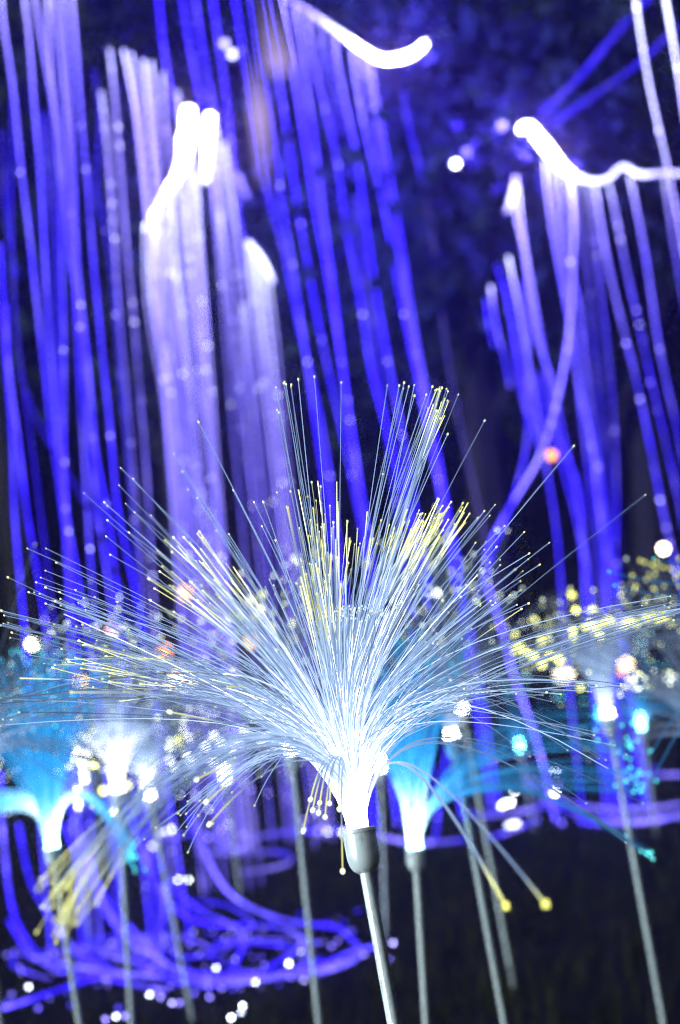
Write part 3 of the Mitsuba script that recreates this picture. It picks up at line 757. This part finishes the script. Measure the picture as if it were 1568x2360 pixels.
for (x, y, z) in [(479, 1845, -.2), (486, 1896, -.2), (457, 1795, -.2), (396, 1642, -.15), (790, 2002, -.16), (717, 1838, -.12), (735, 1868, -.12), (760, 1847, -.12), (782, 1860, -.12), (722, 1862, -.12), (700, 1910, -.14), (738, 1845, -.1), (750, 1878, -.14)]:
    px_fibre([(815, 1900), (790, 1690), ((x + 815) / 2 - 20, 1690 + (y - 1700) * .15), (x, y)], [0, -.02, z * .6, z], r=.0006, b0=.5, bb=2, tipb=2.2, tiph=.62, tipr=.0021, yl=.2, dec=.05, n=18)
for (x, y, z) in [(1163, 2083, -.40), (1254, 2079, -.45)]:
    px_fibre([(840, 1900), (862, 1700), (950, 1690), (x, y)], [0, -.02, -.08, z], r=.0012 if x < 1200 else .0008, b0=.8, bb=2, tipb=1.7, tiph=1.0, tipr=.0029, yl=.15 if x < 1200 else .02, dec=.05, n=26)
for (x, y, z) in [(1500, 1975, .05), (1440, 1940, .06), (1480, 1850, .12), (1350, 1850, .15)]:
    px_fibre([(838, 1900), (880, 1640), (1060, 1640), (x, y)], [0, .02, .05, z], r=.0005, b0=.3, bb=2, tipb=1., tiph=.2, tipr=.0012, yl=0, dec=.05, n=20)
order.sort(key=lambda q: -q[0])
rest = Mesh()
for n_, (_, c, kw) in enumerate(order):
    if n_ < 300:
        glow(K0 + '__' + fresh(K0 + 'fibre').replace(K0, ''), (lambda M: (fibre(M, c, **kw), M)[1])(Mesh()), 'fibre_light')
    else:
        fibre(rest, c, **kw)
glow(K0 + '__fibre_mass', rest, 'fibre_light')
labels[K0 + '__fibre_mass'] = {'label': 'dense shorter fibres in the heart of the flower', 'kind': 'stuff'}


# ---- the other flowers, out of focus
def flower(rim, low, d, light, label, n=110, L=(.22, .38), ang=(4, 95), tips=(), b0=.5, bb=4., tipb=3., tiph=.6, tipr=.0022, r=.0010, droop=.35, core=(.05, 5.0), rise=.06, sector=None, group='fibre optic flowers around the large one', dec=.05):
    b0, bb = b0 * (1.0 if light == 'cyan_light' else .85), bb * (1.15 if light == 'cyan_light' else .9)
    rim = at(rim[0], rim[1], d)
    lo = at(low[0], low[1], d)
    ax = (rim - lo) / np.linalg.norm(rim - lo)
    key = fresh('fibre_flower')
    tag(key, label, 'light flower', group)
    stem(key, rim, ax, 28, .0050)
    cm = lathe([(0, -.01), (.0105, -.01), (.0115, 0), (.0125, core[0] * .6), (.009, core[0]), (0, core[0] * 1.05)], 20)
    cm.apply_transform(frame_to(ax, rim))
    lit(key + '__core', cm, np.array((.06, .5, 1.0) if light == 'cyan_light' else (.82, .95, 1.0)) * core[1] * 20, 12)
    M = Mesh()
    for _ in range(n):
        th = math.radians(rng.uniform(*ang)); ph = rng.uniform(*(sector or (0, 2 * np.pi))); l = rng.uniform(*L)
        tip = rim + ax * .03 + l * np.array([math.sin(th) * math.cos(ph), math.sin(th) * math.sin(ph), math.cos(th)]) - np.array([0, 0, droop * l * max(0, math.sin(th) - .55)])
        fibre(M, ctrl_to(rim, ax, tip, offset(ax, .0105), rise * rng.uniform(.7, 1.3), .05 * math.sin(th)), r * rng.uniform(.8, 1.3), b0 * rng.uniform(.5, 1.4), bb * rng.uniform(.5, 1.3),
              tipb * rng.uniform(.3, 1.3), tiph * rng.uniform(.4, 1.2), tipr * rng.uniform(.7, 1.2), n=10, sides=4, dec=dec)
    for t in tips:
        x, y, dz = t[:3]
        k = t[3] if len(t) > 3 else 1.0
        hh = t[4] if len(t) > 4 else tiph
        tip = at(x, y, d + dz)
        fibre(M, ctrl_to(rim, ax, tip, offset(ax, .0105), rise, .05), r, b0, bb, tipb * k * (2.0 if d > 2.8 else 2.2), min(1, hh * 1.25), tipr * (2.7 if d > 2.8 else 1.6), n=12, sides=4, dec=dec)
    glow(key + '__fibre_spray', M, light)
    labels[key + '__fibre_spray'] = {'label': 'spray of fine glowing fibres with bright ends', 'kind': 'stuff'}
    return key, rim, ax


# cyan flower at left
k, rim, ax = flower((120, 1952), (183, 2360), 2.7, 'cyan_light', 'cyan fibre flower at the left edge with one bunch arching to the right', n=220, ang=(2, 30), L=(.2, .36), b0=.9, bb=4, tipb=2.5, core=(.03, 5), dec=.06)
M = Mesh()
for q in range(60):
    j = rng.normal(0, 1, 6)
    fibre(M, (rim + offset(ax, .01), at(112 + 6 * j[0], 1835 + 10 * j[1], 2.7), at(40, 1820 + 14 * j[2], 2.68), at(-110 + 30 * j[3], 1880 + 30 * j[4], 2.65)), .0010, 1.0, 6, 1.5, dec=.08, n=12)
for q in range(26):
    j = rng.normal(0, 1, 6)
    fibre(M, (rim + offset(ax, .01), at(128 + 3 * j[0], 1790 + 8 * j[1], 2.7), at(215 + 8 * j[2], 1790 + 10 * j[5], 2.66), at(302 + 9 * j[3], 1962 + 20 * j[4], 2.62)), .0009, 1.3, 6, 3, 1., .0018, dec=.08, n=14)
glow(k + '__arched_bunch', M, 'cyan_light')
labels[k + '__arched_bunch'] = {'label': 'bunches of cyan fibres arching over to both sides', 'kind': 'stuff'}
# cyan flower right of the big one
k, rim, ax = flower((957, 1953), (982, 2360), 2.45, 'cyan_light', 'cyan fibre flower right behind the large one on its own straight rod', n=170, ang=(3, 25), L=(.2, .36), b0=.55, bb=7, tipb=1.3, core=(.03, 5), dec=.07)
M = Mesh()
for q in range(44):
    j = rng.normal(0, 1, 7)
    up = rng.uniform(0, 1)
    tx, ty = (1372 + 4 * j[0], rng.uniform(1600, 1720)) if q % 4 == 0 else (1455 + 22 * j[0], rng.uniform(1665, 1830))
    fibre(M, (rim + offset(ax, .01), at(985 + 6 * j[1], 1800 + 12 * j[2], 2.45), at(1120 + 25 * j[3], ty - 20 + 18 * j[4], 2.42), at(tx, ty, 2.4 + .05 * j[5])), .0006, .6 * rng.uniform(.4, 1.6), 6, 3, 1., .0020, dec=.06, n=14)
for q in range(7):
    j = rng.normal(0, 1, 5)
    fibre(M, (rim + offset(ax, .01), at(985, 1790, 2.45), at(1180, 1740 + 8 * j[0], 2.4), at(1492 + 10 * j[1], 1968 + 8 * j[2], 2.3)), .0009, .4, 3.6, 3, 1., .0020, dec=.06, n=14)
for (x0, y0, x1, y1) in [(1568, 1640, 1445, 1925), (1600, 1560, 1470, 1790), (1590, 1370, 1407, 1318), (1600, 1400, 1419, 1350), (1600, 1320, 1510, 1288)]:
    fibre(M, (at(x0 + 60, y0 - 40, 2.0), at(x0 + 20, y0 - 10, 2.0), at((x0 + x1) / 2, (y0 + y1) / 2, 2.0), at(x1, y1, 2.0)), .0006, .45, 0, 2., 1., .0013, n=10)
glow(k + '__arched_bunch', M, 'cyan_light')
labels[k + '__arched_bunch'] = {'label': 'bunch of cyan fibres reaching far to the right with turquoise ends', 'kind': 'stuff'}

bub = [(420, 1683), (390, 1716), (433, 1701), (490, 1696), (505, 1713), (353, 1744), (388, 1751), (430, 1743), (438, 1756), (487, 1753), (360, 1683), (400, 1767), (411, 1720), (470, 1720)]
flower((272, 1822), (303, 2360), 3.0, 'fibre_light', 'white fibre flower with a blazing core, nearest the cyan one at left', n=120, ang=(4, 75), b0=.28, bb=8, core=(.02, 6), tipb=4, dec=.075, rise=.12,
       tips=[(132, 1739, .2), (130, 1756, .2), (160, 1759, .2), (192, 1756, .2), (202, 1736, .2), (218, 1756, .2, 1, .8), (183, 1726, .2), (137, 1686, .3, .8, .8), (187, 1691, .3, .8, .9), (217, 1683, .3, .8, .8), (227, 1716, .3, .6), (163, 1646, .3, .6),
             (197, 1777, .2), (197, 1791, .2), (127, 1771, .2), (240, 1814, .1, .7, .9), (150, 1700, .3, .8, .7), (172, 1712, .3, .8, .6), (176, 1742, .3, 1, .5), (205, 1700, .3, .8, .8)], tipr=.003)
flower((346, 1838), (440, 2330), 3.6, 'fibre_light', 'white fibre flower with a blazing core and strongly leaning rod at left', n=110, ang=(4, 70), b0=.25, bb=7, core=(.02, 6), tipb=4, dec=.06, rise=.10, tipr=.003,
       tips=[(x, y, .5, 1.0, .1) for x, y in bub] + [(408, 1706, .3, 1, 1), (297, 1804, .1, .7, 1), (267, 1864, -.2, .7, 1)])
flower((672, 1735), (735, 2360), 2.9, 'fibre_light', 'white fibre flower half hidden left of the large one', n=80, ang=(4, 70), b0=.25, bb=2.5, core=(.03, 5), tipb=4, tipr=.0028,
       tips=[(583, 1653, .6, 1, .1), (566, 1683, .6, .8, .1), (613, 1699, .4, 1.2, .6), (622, 1695, .4, 1.2, .6), (604, 1706, .4, 1.2, .6), (636, 1703, .4, .8, .3), (534, 1726, .6, .8, .1), (553, 1709, .6, .8, .1), (581, 1389, .5, .8, .9), (601, 1408, .5, 1, .8), (529, 1429, .5, .5, .8),
             (553, 1426, .5, .5, .8), (591, 1426, .5, .6, .8), (606, 1374, .5, .5, .9), (673, 1443, .5, .8, .8), (673, 1476, .5, .6, .8), (626, 1449, .5, .6, .8), (663, 1504, .5, .5, .8), (736, 1508, .5, .5, .8), (799, 1498, .3, 1.3, .3), (395, 1720, .5, .7, .5)])
flower((877, 1775), (890, 2160), 4.2, 'fibre_light', 'white fibre flower hidden right behind the large one, its rod showing', n=70, ang=(4, 60), b0=.25, bb=4, core=(.05, 4), tipb=4, tipr=.003,
       tips=[(846, 1306, .3, .3, .9), (993, 1439, .3, .5, .7), (976, 1476, .3, .4, .7), (1013, 1483, .3, .5, .7), (1033, 1509, .3, .5, .6), (1006, 1371, -.8, 1, .4)])
flower((1042, 1698), (1163, 2360), 2.5, 'fibre_light', 'white fibre flower on the front one of two parallel leaning rods', n=70, ang=(4, 70), b0=.22, bb=1.5, core=(.015, 4), tipb=3.5, tipr=.0022,
       tips=[(1078, 1486, .5, .6, .7), (1138, 1446, .5, .5, .8), (1103, 1553, .5, .5, .7), (1078, 1586, .5, .7, .7)])
flower((1066, 1640), (1182, 2260), 3.6, 'fibre_light', 'white fibre flower on the rear one of two parallel leaning rods', n=70, ang=(4, 70), b0=.25, bb=2, core=(.025, 5), tipb=3.5, tipr=.003,
       tips=[(1182, 1463, .3, .7, .8), (1228, 1433, .3, .5, .7), (1252, 1476, .3, .5, .8)])
yl = [(1252, 1476), (1258, 1529), (1230, 1506), (1290, 1513), (1322, 1379), (1330, 1409), (1367, 1409), (1408, 1439), (1422, 1453), (1448, 1436), (1468, 1433), (1522, 1426), (1542, 1439), (1325, 1453), (1328, 1469), (1375, 1446), (1382, 1476), (1342, 1576),
      (1205, 1490), (1215, 1498), (1195, 1500), (1240, 1512), (1275, 1510), (1300, 1520), (1350, 1448), (1362, 1442), (1390, 1440), (1400, 1432), (1432, 1446), (1440, 1430), (1460, 1440), (1480, 1428), (1490, 1436), (1500, 1420), (1510, 1430), (1530, 1420), (1372, 1462), (1378, 1456), (1384, 1466), (1368, 1452)]
flower((1402, 1650), (1530, 2360), 2.9, 'fibre_light', 'white fibre flower with a crown of yellow points near the right edge', n=110, ang=(20, 60), L=(.17, .25), b0=.3, bb=3, core=(.02, 5), tipb=2.5, tiph=.9, tipr=.0024, dec=.07, rise=.1,
       tips=[(x, y, rng.normal(0, .1), rng.uniform(.5, 1), .85) for x, y in yl])
flower((1660, 1750), (1760, 2360), 2.6, 'fibre_light', 'white fibre flower cut by the right edge, only its fibres in view', n=60, ang=(10, 90), b0=.25, bb=4, core=(.04, 5), tipb=2, tiph=.8, tipr=.0018,
       tips=[(rng.uniform(1430, 1568), rng.normal(1580, 18), rng.normal(.1, .1), rng.uniform(.5, 1.2), rng.uniform(.1, .7)) for _ in range(40)] + [(rng.uniform(1440, 1568), rng.uniform(1290, 1400), .1, .35, .8) for _ in range(28)])
flower((-60, 1790), (0, 2360), 2.3, 'fibre_light', 'white fibre flower cut by the left edge, only its fibres in view', n=90, ang=(30, 95), b0=.25, bb=4, core=(.04, 5), tipb=2, tipr=.0016)
flower((520, 1800), (560, 2100), 5.2, 'fibre_light', 'small far white fibre flower between the left rods', n=90, ang=(4, 90), b0=.3, bb=5, core=(.06, 5), tipb=4, tipr=.0036)
flower((180, 1860), (210, 2200), 4.6, 'fibre_light', 'far white fibre flower behind the cyan one at left', n=90, ang=(4, 90), b0=.25, bb=5, core=(.06, 4), tipb=4, tipr=.0034)
flower((1200, 1730), (1240, 1950), 6.0, 'cyan_light', 'far cyan fibre flower in the gap right of centre', n=30, ang=(4, 90), b0=.3, bb=4, core=(.05, 3), tipb=3, tipr=.004)
flower((1480, 1680), (1510, 1900), 5.6, 'cyan_light', 'far cyan fibre flower behind the right one', n=60, ang=(4, 90), b0=.4, bb=5, core=(.06, 4), tipb=4, tipr=.004)

# ------------------------------------------------------------------ thin night mist that glows around the lamps
scene['haze_air'] = {'type': 'homogeneous', 'albedo': {'type': 'rgb', 'value': [.95, .95, .95]}, 'sigma_t': 0.011, 'phase': {'type': 'hg', 'g': 0.96}}
scene['haze'] = {'type': 'cube', 'to_world': T().translate([0, 17, 4.0]).scale([25, 26, 5.1]), 'bsdf': {'type': 'null'}, 'interior': {'type': 'ref', 'id': 'haze_air'}}
labels['haze'] = {'label': 'thin night mist glowing around the lamps', 'category': 'haze', 'kind': 'stuff'}
scene['camera']['medium'] = {'type': 'ref', 'id': 'haze_air'}
